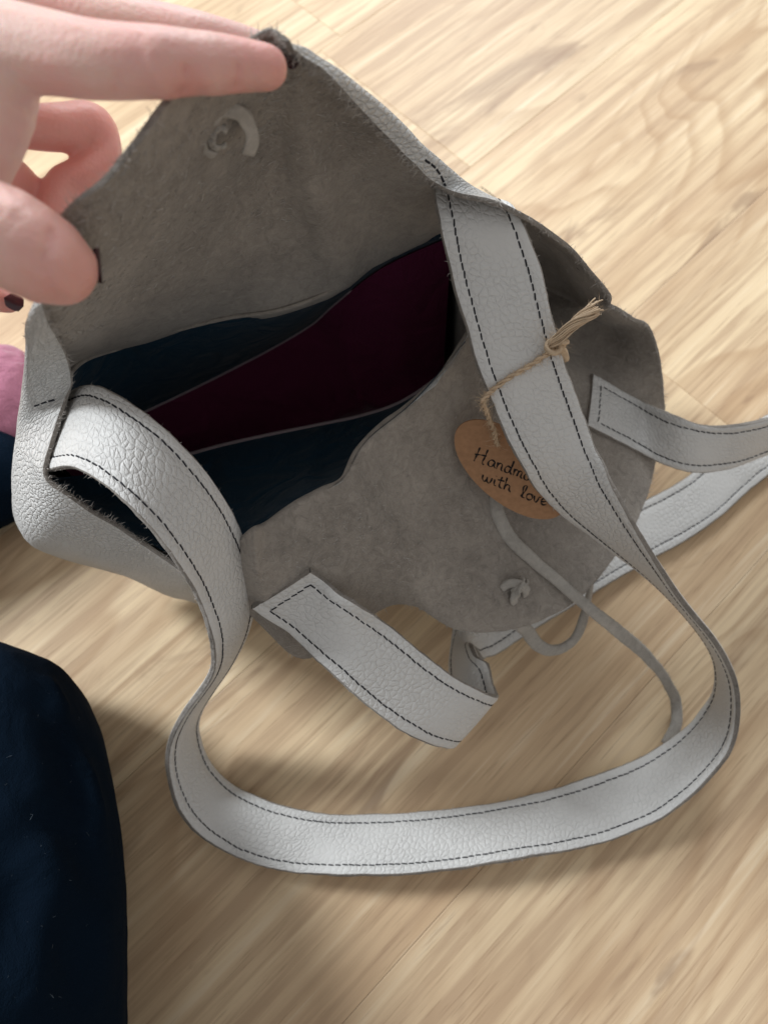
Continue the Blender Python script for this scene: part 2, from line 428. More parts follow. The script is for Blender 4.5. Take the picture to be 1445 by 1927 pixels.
for ang, rim, q1, q2, bnd, bel in COLS:
    if bel is None:
        if ang > -20:
            w_ = P(*bnd); bel_p = base_pt(ang, 1.0, .085); bel_p[:2] = .3 * bel_p[:2] + .7 * w_[:2]
        else: bel_p = P(bnd[0], bnd[1] + 28, .03)
    else: bel_p = P(*bel)
    b_ = P(*bnd)
    b2 = b_ - nrm(CAM - b_) * .022 if (bel is None and ang < -20) else b_ * .7 + bel_p * .3
    ctrl.append([P(*rim), P(*q1), P(*q2), b_, b2, bel_p, base_pt(ang, 1.0, .004), base_pt(ang, .5, .004)])
ctrl = np.array(ctrl)                                     # cols x rows x 3
nc = len(ctrl)
SUB = 6
pad = 3
ext = np.concatenate([ctrl[-pad:], ctrl, ctrl[:pad + 1]])
tu = np.arange(-pad, nc + pad + 1, dtype=float)
dense_u = catmull(tu, ext, np.arange(0, nc * SUB) / SUB)   # closed
tv = np.array([0, 1, 2.1, 3.2, 3.6, 4.4, 5.4, 6.0])
vv = np.concatenate([np.linspace(0, 3.2, 34), np.linspace(3.2, 6.0, 18)[1:]])
shell = pchip(tv, np.swapaxes(dense_u, 0, 1), vv)         # rows x cols x 3
shell = np.swapaxes(shell, 0, 1)                          # cols x rows x 3
nu, nv = shell.shape[:2]
# gentle irregularity of hand-cut leather
ph = np.arange(nu) / nu * 2 * math.pi
wob = sum(np.sin(ph * k + rng.uniform(0, 6.3)) * a for k, a in ((9, .0008), (17, .0005), (31, .0002), (53, .00012)))
gu = np.roll(shell, -1, 0) - np.roll(shell, 1, 0); gv = np.gradient(shell, axis=1)
nr = nrm(np.cross(gu, gv))
fade = np.exp(-np.arange(nv) / 9.0)
shell = shell + nr * (wob[:, None] * (.4 + fade[None]))[..., None]
gu = np.roll(shell, -1, 0) - np.roll(shell, 1, 0); gv = np.gradient(shell, axis=1)
nr = nrm(np.cross(gu, gv))
for _ in range(3):
    nr = nrm(nr + np.roll(nr, 1, 0) + np.roll(nr, -1, 0))
TH = .0023
inner = shell + nr * TH / 2; outer = shell - nr * TH / 2
i_left = int(0.5 * SUB); i_right = int(23.5 * SUB)
def panel(name, idx):
    I = inner[idx]; O = outer[idx]; n = len(idx)
    mb = MB()
    au = chord(shell[idx, 12]); av = np.concatenate([np.zeros((n, 1)), np.cumsum(np.linalg.norm(np.diff(shell[idx], axis=1), axis=2), axis=1)], 1)
    uvg = np.stack([np.repeat(au[:, None], nv, 1), av], -1)
    mb.add(I.reshape(-1, 3), grid_faces(n, nv), 0, uvg)
    mb.add(O.reshape(-1, 3), grid_faces(n, nv, flip=True), 1, uvg)
    # raw cut edge: three rows so that it can be rough
    e0 = I[:, 0]; e2 = O[:, 0]; out = nrm(shell[idx, 0] - shell[idx, 1])
    e1 = (e0 + e2) / 2 + out * (.0006 + .0005 * rng.random((n, 1)))
    E = np.stack([e2, e1, e0], 1)
    mb.add(E.reshape(-1, 3), grid_faces(n, 3), 2)
    return mb.build(name, [M_suede, M_leather, M_edge], bag)
idx_front = list(range(i_left, i_right + 1))
idx_back = list(range(i_right, nu)) + list(range(0, i_left + 1))
front = panel('front_panel', idx_front); back = panel('back_panel', idx_back)

def bvh(verts, faces): return BVHTree.FromPolygons([tuple(v) for v in verts], faces)
shell_bvh = bvh(shell.reshape(-1, 3), grid_faces(nu, nv, True))
def hit(px, py, lift=.003, tree=None):
    d = nrm(PD(px, py, 1.0) - CAM)
    r = (tree or shell_bvh).ray_cast(Vector(CAM), Vector(d))
    if r[0] is None: return P(px, py, .004)
    return np.array(r[0]) - d * lift

# fuzz on the raw rim and nap on the suede
def fuzz_rim(parent, idx, n, ln):
    mb = MB(); roots = []; dirs = []
    wt = np.array([np.linalg.norm(shell[(i + 1) % nu, 0] - shell[i, 0]) for i in idx[:-1]]); wt /= wt.sum()
    out = nrm(shell[:, 0] - shell[:, 2])
    cl = np.convolve(rng.random(nu), np.ones(5) / 5, 'same')
    for _ in range(n):
        i = int(rng.choice(idx[:-1], p=wt)); k = random.random(); j = (i + 1) % nu
        if cl[i] < .42 and random.random() < .6: continue
        s = random.uniform(-.1, 1.0)
        p = (inner[i, 0] * s + outer[i, 0] * (1 - s)) * (1 - k) + (inner[j, 0] * s + outer[j, 0] * (1 - s)) * k
        roots.append(p); dirs.append(out[i] * .7 + nr[i, 0] * random.uniform(-.2, 1.0) + rng.normal(size=3) * .45)
    fibres(mb, roots, dirs, ln, .00013, .9)
    return mb.build('fuzz', M_fuzz, parent, smooth=False, kind='stuff')
fuzz_rim(front, idx_front, 2600, .0036); fuzz_rim(back, idx_back, 2400, .0036)
fuzz_rim(front, list(range(1 * SUB, 5 * SUB)), 700, .0038); fuzz_rim(back, list(range(24 * SUB, 28 * SUB)), 700, .0048); fuzz_rim(front, list(range(19 * SUB, 23 * SUB)), 500, .0042)
def nap(parent, idx, rows, n, ln):
    mb = MB(); roots = []; dirs = []
    for _ in range(n):
        i = random.choice(idx[:-1]); j = random.randint(*rows); a, b = random.random(), random.random(); i2 = (i + 1) % nu
        p = (inner[i, j] * (1-a) + inner[i2, j] * a) * (1-b) + (inner[i, j+1] * (1-a) + inner[i2, j+1] * a) * b
        t = rng.normal(size=3); t -= (t @ nr[i, j]) * nr[i, j]
        roots.append(p); dirs.append(nrm(t) + nr[i, j] * random.uniform(.05, .35))
    fibres(mb, roots, dirs, ln, .00016, .8)
    return mb.build('nap', M_fuzz, parent, smooth=False, kind='stuff')
nap(back, [i for i in idx_back if i >= 26 * SUB], (1, 24), 5200, .0036)
nap(front, [i for i in idx_front if i > 5 * SUB], (0, 26), 3600, .0024)

# lining: navy bands at back and front, burgundy between
A = [(100,790,.205),(140,690,.222),(225,653,.200),(330,620,.200),(430,596,.200),(520,583,.200),(610,551,.200),(690,501,.200),(765,464,.200),(850,423,.203)]
B = [(95,860,.150),(180,815,.120),(270,775,.110),(350,737,.105),(430,697,.105),(510,655,.110),(585,610,.122),(630,570,.148),(720,500,.180),(850,440,.188)]
C = [(100,900,.150),(230,885,.130),(330,862,.120),(420,838,.120),(510,818,.120),(600,800,.120),(680,783,.125),(755,757,.135),(830,705,.160),(872,650,.185)]
D = [(115,915,.195),(250,1003,.178),(350,1050,.178),(452,1018,.197),(520,976,.202),(580,938,.203),(645,900,.204),(690,828,.203),(780,752,.203),(875,642,.205)]
A, B, C, D = (np.array([P(*q) for q in r]) for r in (A, B, C, D))
def toward(p, k): return p + nrm(CAM - p) * k
A = toward(A, .0045); D = toward(D, .001)
def dense(r, n=90): 
    t = np.linspace(0, 1, len(r)); return catmull(t, r, np.linspace(0, 1, n))
A, B, C, D = map(dense, (A, B, C, D))
def band(name, rows, m, wav=.0015, nr_=14):
    rows = np.array(rows); t = np.linspace(0, 1, len(rows))
    g = catmull(t, rows, np.linspace(0, 1, nr_)) if len(rows) > 2 else pchip(t, rows, np.linspace(0, 1, nr_))
    n = g.shape[1]; u = np.arange(n)
    for k in (5, 9, 14):
        w = np.sin(u[None] / n * 2 * math.pi * k + rng.uniform(0, 6, (1, 1)) + np.linspace(0, 1.5, nr_)[:, None]) * wav / k * 4
        g[..., 2] += w * np.sin(np.linspace(0, math.pi, nr_))[:, None]
    g = np.swapaxes(g, 0, 1)
    lo = g + np.array([0, 0, -.0008])
    mb = MB(); mb.add(g.reshape(-1, 3), grid_faces(n, nr_)); mb.add(lo.reshape(-1, 3), grid_faces(n, nr_, flip=True))
    return mb.build(name, m, bag)
midAB = toward((A + B) / 2, .004); midCD = (C + D) / 2 + np.array([0, -.004, -.006])
bl = band('back_lining', [A, midAB, B], M_navy); fl = band('front_lining', [C, midCD, D], M_navy)
deep = (B + C) / 2; deep[:, 2] = np.minimum(deep[:, 2] - .06, .075); deep[:, 2] = np.maximum(deep[:, 2], .05)
B2 = B + np.array([0, 0, -.002]); C2 = C + np.array([0, 0, -.002])
band('base_lining', [B2, (B2 + deep) / 2 + np.array([0, .004, 0]), deep, (C2 + deep) / 2 + np.array([0, -.004, 0]), C2], M_wine, .003, 24)
def hem(parent, path, r, m=M_hem):
    mb = MB(); tube(mb, path, r, 6); return mb.build('hem', m, parent)
hem(bl, B[8:74], .0014); hem(fl, C[18:], .0014)
hem(bl, toward(A[6:70] + np.array([0, 0, -.001]), .001), .0013, M_suede)

# ------------------------------------------------------------------ stitched straps
W = .040
def pair(a, b, zm, sign):
    best = None
    for k in np.linspace(0, .0225, 46):
        p, q = P(*a, zm + sign * k), P(*b, zm - sign * k)
        e = abs(np.linalg.norm(p - q) - W)
        if best is None or e < best[0] - 1e-5: best = (e, p, q)
    return best[1], best[2]
def strap(name, pairs, label=None, box_start=False, box_end=False, th=.0046, seed=1):
    r = np.random.default_rng(seed)
    Ea = np.array([p for p, q in pairs]); Eb = np.array([q for p, q in pairs])
    t = chord((Ea + Eb) / 2); n = int(t[-1] / .0035)
    tt = np.linspace(0, t[-1], n)
    a = catmull(t, Ea, tt); b = catmull(t, Eb, tt)
    k = np.array([.25, .5, .25])
    for _ in range(6):
        for e in (a, b): e[1:-1] = .25 * e[:-2] + .5 * e[1:-1] + .25 * e[2:]
    c = (a + b) / 2; w = b - a; ln = np.linalg.norm(w, axis=1, keepdims=True)
    w = w / ln * np.clip(ln, W * .95, W * 1.07)
    a = c - w / 2; b = c + w / 2
    tan = nrm(np.gradient(c, axis=0)); wd = nrm(w); nn = nrm(np.cross(tan, wd))
    tn = t[-1]; s = np.concatenate([[0], np.cumsum(np.linalg.norm(np.diff(c, axis=0), axis=1))])
    # hand-cut edge wander
    ea = np.convolve(r.normal(size=n), np.ones(5) / 5, 'same') * .0005; eb = np.convolve(r.normal(size=n), np.ones(5) / 5, 'same') * .0005
    hw = np.linalg.norm(w, axis=1) / 2
    X = np.array([-1, -.93, -.78, -.72, -.66, -.4, 0, .4, .66, .72, .78, .93, 1])
    Hh = np.array([.72, .95, .93, .74, .96, 1.05, 1.08, 1.05, .96, .74, .93, .95, .72]) * th / 2
    def face(sgn):
        v = c[:, None] + (X[None, :] * hw[:, None])[..., None] * wd[:, None] + sgn * Hh[None, :, None] * nn[:, None]
        v[:, 0] += wd * ea[:, None]; v[:, -1] += wd * eb[:, None]
        return v
    top, bot = face(1), face(-1)
    nx = len(X)
    uv = np.stack([np.repeat(s[:, None], nx, 1), X[None] * hw[:, None]], -1)
    mb = MB()
    mb.add(top.reshape(-1, 3), grid_faces(n, nx), 0, uv); mb.add(bot.reshape(-1, 3), grid_faces(n, nx, flip=True), 0, uv + .7)
    for sgn, j in ((-1, 0), (1, nx - 1)):                  # two raw layers showing on each cut edge
        rows = []
        for q, bul in ((1, 0), (.55, .0006), (.08, .0001), (-.08, .0001), (-.55, .0006), (-1, 0)):
            base = top[:, j] * (q + 1) / 2 + bot[:, j] * (1 - q) / 2
            rows.append(base + sgn * wd * (bul + r.random((n, 1)) * .0004 * (abs(q) < .9)))
        E = np.stack(rows, 1)
        mb.add(E.reshape(-1, 3), grid_faces(n, 6, flip=(sgn > 0)), 1)
    for i, fl_ in ((0, False), (n - 1, True)):
        rim = np.concatenate([top[i], bot[i][::-1]]); f = tuple(range(len(rim)))
        mb.add(rim, [f[::-1] if fl_ else f], 1)
    o = mb.build(name, [M_strap, M_edge], bag)
    # stitching
    sb = MB()
    def stitch(p0, p1, up, side, r0=.00043):
        m_ = (p0 + p1) / 2 + up * .00042
        dd = nrm(p1 - p0)
        sd = nrm(np.cross(up, dd)); q0 = p0 + sd * random.uniform(0, .00045); q1 = p1 - sd * random.uniform(0, .00045)
        prof = [(0, .35, -.0002), (.16, 1, .0002), (.84, 1, .0002), (1, .35, -.0002)]
        v = []
        for x, kk, h in prof:
            cc = q0 * (1 - x) + q1 * x + up * h
            v += [cc + sd * r0 * kk, cc + up * r0 * kk, cc - sd * r0 * kk, cc - up * r0 * kk]
        f = [tuple(i * 4 + x for x in (j, (j + 1) % 4)) + tuple((i + 1) * 4 + x for x in ((j + 1) % 4, j)) for i in range(3) for j in range(4)]
        sb.add(v, f)
    def line(pts, ups, pitch=.0043):
        tt_ = chord(pts); x = 0.0
        while x + pitch < tt_[-1]:
            g = [np.interp([x + .00002, x + pitch - .0001], tt_, pts[:, k_]) for k_ in range(3)]
            p0, p1 = np.array(g)[:, 0], np.array(g)[:, 1]
            up = nrm(np.array([np.interp(x + pitch / 2, tt_, ups[:, k_]) for k_ in range(3)]))
            stitch(p0, p1, up, 0); x += pitch * random.uniform(.9, 1.12)
    inset = .0056
    wand = np.convolve(r.normal(size=n), np.ones(15) / 15, 'same') * .0011
    i0 = int(.0055 / .0035) + 1 if box_start else 0; i1 = n - (int(.0055 / .0035) + 1 if box_end else 0)
    for sgn in (1, -1):
        hgt = .78 * th / 2 * sgn
        for sd in (-1, 1):
            pts = c + wd * (sd * (hw - inset) + wand)[:, None] + nn * hgt
            line(pts[i0:i1], nn[i0:i1] * sgn)
        for flag, i in ((box_start, i0), (box_end, i1 - 1)):
            if flag:
                xs = np.linspace(-1, 1, 9)[:, None]
                pts = c[i] + wd[i] * xs * (hw[i] - inset) + nn[i] * (1.02 * th / 2 * sgn)
                line(pts, np.repeat(nn[i][None] * sgn, 9, 0))
    sb.build('stitching', M_thread, o, kind='stuff')
    # fibres on both cut edges
    fb = MB(); roots = []; dirs = []
    for _ in range(int(n * 7)):
        i = random.randrange(n - 1); sd = random.choice((-1, 1)); q = random.uniform(-1, 1)
        roots.append(c[i] + (c[i+1] - c[i]) * random.random() + wd[i] * sd * hw[i] + nn[i] * q * th / 2 * .8)
        dirs.append(wd[i] * sd + rng.normal(size=3) * .7)
    fibres(fb, roots, dirs, .0022, .00014, .9)
    fb.build('fuzz', M_fuzz, o, smooth=False, kind='stuff')
    if label: o['label'] = label
    return o, bvh(np.concatenate([top.reshape(-1, 3), bot.reshape(-1, 3)]), grid_faces(n, nx) + grid_faces(n, nx, off=n * nx)), (c, wd, nn, hw)

LONG = [
 ((62,884),(100,738),.196,0), ((92,886),(135,738),.222,0), ((150,882),(185,727),.246,0), ((225,938),(262,768),.252,0), ((290,998),(345,845),.242,0),
 ((340,1068),(410,925),.225,0), ((375,1130),(452,1005),.200,0), ((398,1195),(478,1085),.175,1), ((403,1238),(472,1162),.150,1), ((396,1272),(436,1245),.118,1),
 ((376,1303),(396,1304),.092,1), ((342,1350),(374,1347),.066,1), ((317,1405),(373,1380),.046,1), ((320,1480),(395,1440),.030,1), ((350,1545),(435,1478),.023,1),
 ((420,1600),(500,1507),.020,1), ((520,1635),(590,1530),.018,1), ((660,1646),(700,1536),.016,1), ((810,1640),(830,1527),.016,1), ((980,1615),(970,1506),.016,1),
 ((1130,1585),(1100,1468),.017,1), ((1250,1535),(1210,1425),.021,1), ((1335,1462),(1290,1372),.028,1), ((1383,1390),(1330,1325),.036,1), ((1388,1313),(1345,1300),.046,1),
 ((1366,1243),(1345,1240),.062,1), ((1340,1201),(1322,1198),.074,1), ((1306,1160),(1288,1155),.088,1), ((1274,1119),(1250,1114),.104,1), ((1248,1079),(1212,1080),.120,1), ((1200,1000),(1120,1012),.148,1), ((1150,910),(1040,950),.172,1),
 ((1112,830),(978,868),.196,1), ((1080,745),(932,775),.214,0), ((1056,665),(897,683),.230,0), ((1032,575),(870,598),.245,0), ((1008,490),(848,503),.259,0),
 ((975,405),(828,400),.274,0), ((954,388),(824,356),.274,0), ((946,402),(832,378),.245,0)]
long_strap, long_bvh, _ = strap('shoulder_strap', [pair(*q) for q in LONG], 'long stitched shoulder strap arching out of the bag and looping over the floor', seed=3)

def hz(px, py): return hit(px, py)[2]
HAND = [
 ((568,1083),(488,1133),None,1), ((604,1099),(515,1160),None,1), ((640,1117),(545,1188),.166,1), ((720,1172),(620,1262),.156,0), ((790,1228),(690,1325),.142,0), ((850,1275),(760,1375),.127,0),
 ((905,1303),(815,1402),.112,0), ((932,1312),(852,1406),.098,0), ((934,1306),(850,1395),.085,0), ((915,1270),(850,1340),.073,0), ((895,1235),(848,1278),.062,1),
 ((884,1208),(850,1222),.050,1), ((905,1236),(868,1152),.034,0), ((1000,1185),(950,1095),.016,0), ((1110,1118),(1060,1025),.008,0), ((1200,1065),(1150,975),.006,0),
 ((1330,990),(1285,905),.006,0), ((1445,893),(1400,805),.006,0), ((1560,840),(1540,735),.008,0), ((1650,815),(1645,700),.022,0), ((1680,805),(1675,690),.050,0), ((1630,815),(1630,705),.078,0),
 ((1545,832),(1540,745),.088,1), ((1445,852),(1445,788),.094,-1), ((1370,880),(1340,803),.100,-1), ((1290,886),(1270,785),.108,-1), ((1215,858),(1205,755),None,-1), ((1103,795),(1112,712),None,-1)]
hp = []
for a, b, z, s in HAND:
    hp.append((hit(*a, .0035), hit(*b, .0035)) if z is None else pair(a, b, z, s))
handle, handle_bvh, _ = strap('handle_strap', hp, 'shorter stitched strap sewn at both ends inside the front panel', box_start=True, box_end=True, seed=5)

# thread ends where the long strap is sewn through the sides
def seam_stitch(pix):
    mb = MB(); pts = curve([hit(x, y, .0016) for x, y in pix], .0004)
    t = chord(pts); x = 0
    while x < t[-1] - .001:
        sel = pts[(t >= x) & (t <= x + .0036)]
        if len(sel) > 1: tube(mb, sel, .00055, 5)
        x += .0043
    if mb.v: mb.build('seam_stitching', M_thread, bag, kind='stuff')
seam_stitch([(66,764),(85,757),(108,751)]); seam_stitch([(50,858),(68,854),(88,850)])
seam_stitch([(800,301),(818,315),(832,336),(838,350)]); seam_stitch([(905,352),(922,364),(932,373)])

# leather knots on the suede faces and the tie cords
def ribbon(mb, path, wvec, w, th, m=0):
    path = np.asarray(path); t = nrm(np.gradient(path, axis=0)); wv = nrm(wvec - (wvec * t).sum(1, keepdims=True) * t); nn = np.cross(t, wv)
    w = np.broadcast_to(np.asarray(w, float), (len(path),))[:, None]
    sec = [(-1, .6), (-.6, 1), (.6, 1), (1, .6), (1, -.6), (.6, -1), (-.6, -1), (-1, -.6)]
    v = np.stack([path + wv * w / 2 * a + nn * th / 2 * b for a, b in sec], 1); k = len(sec); n = len(path)
    f = [(i*k + j, i*k + (j+1) % k, (i+1)*k + (j+1) % k, (i+1)*k + j) for i in range(n-1) for j in range(k)]
    f += [tuple(range(k))[::-1], tuple((n-1)*k + j for j in range(k))]
    mb.add(v.reshape(-1, 3), f, m)
def frame_at(px, py):
    c = hit(px, py, 0); d = 12
    x = nrm(hit(px + d, py, 0) - hit(px - d, py, 0)); y = hit(px, py - d, 0) - hit(px, py + d, 0)
    n = nrm(np.cross(x, y)); y = np.cross(n, x)
    return c, x, y, n
def knot(px, py, spec, k, m=M_edge):
    c, x, y, n = frame_at(px, py); mb = MB()
    for pts, w, th in spec:
        p = curve([c + (x*a + y*b + n*h) * k for a, b, h in pts], .0006)
        tt_ = np.linspace(0, 1, len(p))[:, None]
        ribbon(mb, p, np.repeat(n[None], len(p), 0) * .4 + np.repeat(y[None], len(p), 0) * .6 + x * .3, w * k * (1 - .25 * (np.abs(tt_[:, 0] - .5) * 2) ** 4), th * k)
    return mb.build('knot', m, bag)
px2u = .31 / F
def flap_knot(px, py, k):
    c, x, y, n0 = frame_at(px, py); mb = MB()
    n = nrm(n0 * .5 + nrm(CAM - c) * .5); x = nrm(PD(px + 10, py, .3) - PD(px, py, .3)); x = nrm(x - (x @ n) * n); y = np.cross(n, x)
    def pt(a, rad, h): a = math.radians(a); h = h * 1.3 + 5; return c + (x * math.cos(a) * rad + y * math.sin(a) * rad + n * h) * k
    def strip(a0, a1, r0, r1, h0, h1, w0, w1, th, tilt):
        aa = np.linspace(a0, a1, 30); f_ = np.linspace(0, 1, 30)
        p = np.array([pt(a, r0 + (r1 - r0) * f, h0 + (h1 - h0) * math.sin(f * math.pi * .5) + 1.5 * math.sin(f * 17)) for a, f in zip(aa, f_)])
        rad = np.array([x * math.cos(math.radians(a)) + y * math.sin(math.radians(a)) - n * tilt for a in aa])
        ribbon(mb, p, rad, (w0 + (w1 - w0) * f_ + 1.5 * np.sin(f_ * 23)) * k, th * k)
    strip(250, 80, 30, 34, 2, 8, 14, 18, 6, .6)            # loop coming up through the slit
    strip(112, -44, 38, 64, 13, 9, 20, 30, 5, .2)         # broad cut tail lying over it
    strip(-60, -200, 17, 15, 6, 9, 12, 12, 7, .9); strip(160, 20, 15, 16, 9, 6, 12, 12, 7, .9)   # tight inner turn
    return mb.build('knot', M_cord, bag)
flap_knot(405, 252, px2u)
knot(968, 1112, [
  ([(-34,4,3),(-22,14,12),(0,12,20),(16,0,18),(22,-10,6)], 20, 8),
  ([(14,26,4),(6,14,18),(-6,0,22),(-10,-18,12),(-4,-26,3)], 20, 8),
  ([(28,20,4),(18,10,14),(2,4,24),(-14,-4,10)], 16, 8)], .40 / F, M_cord)

def cord(pts, w, th, tilt, label):
    p = curve(pts, .0015); n = len(p)
    p += np.stack([np.convolve(rng.normal(size=n), np.ones(9)/9, 'same') for _ in range(3)], 1) * .0006
    t = nrm(np.gradient(p, axis=0)); ww = np.repeat(np.asarray(tilt, float)[None], n, 0); ww = ww + .25 * np.sin(np.linspace(0, 5, n))[:, None] * np.array([0, 0, 1.0])
    side = nrm(np.cross(t, ww))
    mb = MB(); ribbon(mb, p, side, w * (1 + .1 * np.sin(np.linspace(0, 14, n))), th)
    o = mb.build('tie_cord', M_cord, bag); o['label'] = label
    fb = MB(); roots = []; dirs = []
    for _ in range(n * 4):
        i = random.randrange(n); sd = random.choice((-1, 1)); roots.append(p[i] + side[i] * sd * w / 2); dirs.append(side[i] * sd + rng.normal(size=3) * .8)
    fibres(fb, roots, dirs, .0018, .0001, .9); fb.build('fuzz', M_fuzz, o, smooth=False, kind='stuff')
    return o
cord([hit(945,890,.004), hit(934,930,.004), hit(936,965,.004), hit(955,1005,.004), hit(1000,1052,.004), hit(1055,1100,.005), P(1115,1150,.108), P(1165,1190,.085), P(1215,1235,.052), P(1252,1280,.024), P(1272,1330,.006), P(1270,1365,.005), P(1253,1402,.004)], .0076, .0026, (0, -.3, 1), 'suede tie cord trailing from the bag onto the floor')
cord([P(975,1172,.100), P(990,1188,.090), P(1008,1210,.080), P(1040,1224,.072), P(1075,1208,.070), P(1096,1165,.072), P(1108,1115,.070), P(1117,1050,.066), P(1122,1000,.06)], .0082, .0030, (.5, -.8, .5), 'suede tie cord looped below the rim of the bag')

# ------------------------------------------------------------------ paper tag on jute twine
tc_ = P(962, 886, .164)
tag = empty('gift_tag', tuple(tc_), 'brown kraft paper tag lettered Handmade with love, tied to the strap with twine', 'tag')
ea_ = P(1058, 963, .146) - tc_; R_ = np.linalg.norm(ea_)
best = min(((abs(np.linalg.norm(P(924, 935, z) - tc_) - R_ * .78), z) for z in np.linspace(.150, .164, 60)))
eb_ = P(924, 935, best[1]) - tc_
nt_ = nrm(np.cross(ea_, eb_)); nt_ = nt_ if nt_ @ (CAM - tc_) > 0 else -nt_
mb = MB(); K = 56
ang = np.linspace(0, 2 * math.pi, K, endpoint=False)
ring = tc_ + np.cos(ang)[:, None] * ea_ + np.sin(ang)[:, None] * eb_
ct = .0006
mb.add(np.concatenate([ring + nt_ * ct, ring - nt_ * ct]), [tuple(range(K)), tuple(range(K, 2*K))[::-1]] + [(i, i + K, (i+1) % K + K, (i+1) % K) for i in range(K)])
card = mb.build('card', M_kraft, tag, smooth=False)
def on_card(px, py, lift=.0010):
    d = PD(px, py, 1.0) - CAM; k = ((tc_ - CAM) @ nt_) / (d @ nt_); return CAM + d * k + nt_ * lift
GL = {  # pen strokes, x-height 1
 'H': [[(.25,2.1),(.1,1.0),(-.1,-.1)], [(1.35,2.2),(1.2,1.0),(1.1,0),(1.3,-.1)], [(-.2,.9),(.6,1.1),(1.4,1.25)]],
 'a': [[(.9,.85),(.5,1.0),(.1,.6),(.15,.1),(.5,0),(.85,.5),(.95,.95),(.9,.3),(1.1,0)]],
 'n': [[(.1,1),(.15,.5),(.1,0)], [(.12,.5),(.4,.95),(.75,.9),(.75,.4),(.8,.05),(1.0,.0)]],
 'd': [[(.8,.85),(.45,1.0),(.1,.6),(.15,.1),(.5,.0),(.8,.5),(.95,1.2),(1.0,2.0),(.92,1.0),(.9,.2),(1.1,0)]],
 'm': [[(.1,1),(.12,.5),(.1,0)], [(.12,.5),(.35,.95),(.6,.85),(.6,.05)], [(.62,.5),(.9,.95),(1.15,.85),(1.15,.1),(1.35,0)]],
 'e': [[(.1,.45),(.5,.5),(.8,.75),(.55,1.0),(.2,.8),(.15,.3),(.45,0),(.95,.2)]],
 'w': [[(.0,.95),(.1,.2),(.35,.0),(.6,.5),(.62,.9),(.68,.2),(.95,.0),(1.2,.5),(1.25,1.0)]],
 'i': [[(.2,.95),(.2,.3),(.3,0),(.5,.1)], [(.28,1.5),(.33,1.55)]],
 't': [[(.4,1.8),(.3,.9),(.3,.2),(.5,0),(.7,.1)], [(-.1,1.1),(.8,1.25)]],
 'h': [[(.2,2.0),(.15,1.0),(.1,0)], [(.12,.5),(.4,.95),(.75,.85),(.75,.3),(1.0,0)]],
 'l': [[(.05,.1),(.5,1.4),(.5,2.0),(.25,1.9),(.2,.8),(.35,.05),(.65,.1)]],
 'o': [[(.5,1.0),(.1,.7),(.15,.15),(.5,0),(.85,.35),(.75,.85),(.5,1.0),(.9,.95)]],
 'v': [[(.05,.95),(.3,.1),(.4,.0),(.7,.6),(.75,1.0),(1.0,.95)]],
}
ADV = {'H':1.75,'a':1.2,'n':1.15,'d':1.25,'m':1.5,'e':1.05,'w':1.45,'i':.65,'t':.85,'h':1.15,'l':.75,'o':1.0,'v':1.0,' ':1.3}
lb = MB()
def write(text, ox, oy, ex, ey):
    x = 0
    for ch in text:
        for st in GL.get(ch, []):
            q = np.array([(ox + (x + a) * ex[0] + b * ey[0], oy + (x + a) * ex[1] + b * ey[1]) for a, b in st], float)
            pts = np.array([on_card(*p_, .0007) for p_ in (curve(q, 2.0) if len(q) > 2 else q)])
            if len(pts) < 2: continue
            t = nrm(np.gradient(pts, axis=0)); sd = np.cross(t, nt_); n = len(pts)
            w = .00042 * (1 + .4 * np.sin(np.arange(n) * .9))[:, None]
            v = np.stack([pts - sd * w, pts + nt_ * .00012, pts + sd * w], 1).reshape(-1, 3)
            lb.add(v, grid_faces(n, 3))
        x += ADV[ch]
write('Handmade', 893, 866, (13.2, 5.0), (3.2, -12.5))
write('with', 906, 903, (13.6, 5.6), (2.6, -11.5)); write('love', 978, 934, (13.2, 4.6), (3.2, -11.5))
lb.build('lettering', M_ink, card, smooth=False)

# twine: two twisted plies round the strap, a knot and a frayed tail
def twine_part(pts, r0, plies=2, turn=.011, fray=0, name='twine'):
    p = curve(pts, .0007); n = len(p); t, nn, bb = frames(p); s = chord(p)
    r = np.broadcast_to(np.asarray(r0, float), (n,)) if np.ndim(r0) == 0 else np.interp(np.linspace(0, 1, n), np.linspace(0, 1, len(r0)), r0)
    mb = MB()
    for k in range(plies):
        a = s / turn * 2 * math.pi + k * 2 * math.pi / plies
        q = p + (r * .55)[:, None] * (np.cos(a)[:, None] * nn + np.sin(a)[:, None] * bb)
        tube(mb, q, r * .62 * (1 + .15 * np.sin(np.arange(n) * .7 + k)), 6)
    roots, dirs = [], []
    for _ in range(int(n * 6)):
        i = random.randrange(n); u = nrm(rng.normal(size=3)); roots.append(p[i] + u * r[i] * .8); dirs.append(u + t[i] * random.uniform(-1.5, 1.5))
    fb = MB(); fibres(fb, roots, dirs, .0045, .0001, 1.2)
    return mb, fb
cross = [hit(1036,662,.0018,long_bvh), hit(1015,676,.0018,long_bvh), hit(980,698,.0018,long_bvh), hit(950,716,.0018,long_bvh), hit(928,733,.0018,long_bvh)]
edge = P(910,752,.2285)
m1, f1 = twine_part(cross + [edge, P(916,778,.212), P(928,808,.196), on_card(936,836,.001), on_card(942,846,-.003)], .00125)
tw = m1.build('twine', M_jute, tag); f1.build('fibre', M_jute, tw, smooth=False, kind='stuff')
k0 = P(1044,650,.240)
tail = curve([k0 + np.array([-.003, -.001, .001]), P(1052,636,.245), P(1068,618,.248), P(1088,602,.250), P(1108,590,.251), P(1124,577,.250)], .0012)
m2 = MB(); f2 = MB(); tt_, tn2, tb2 = frames(tail); nt2 = len(tail)
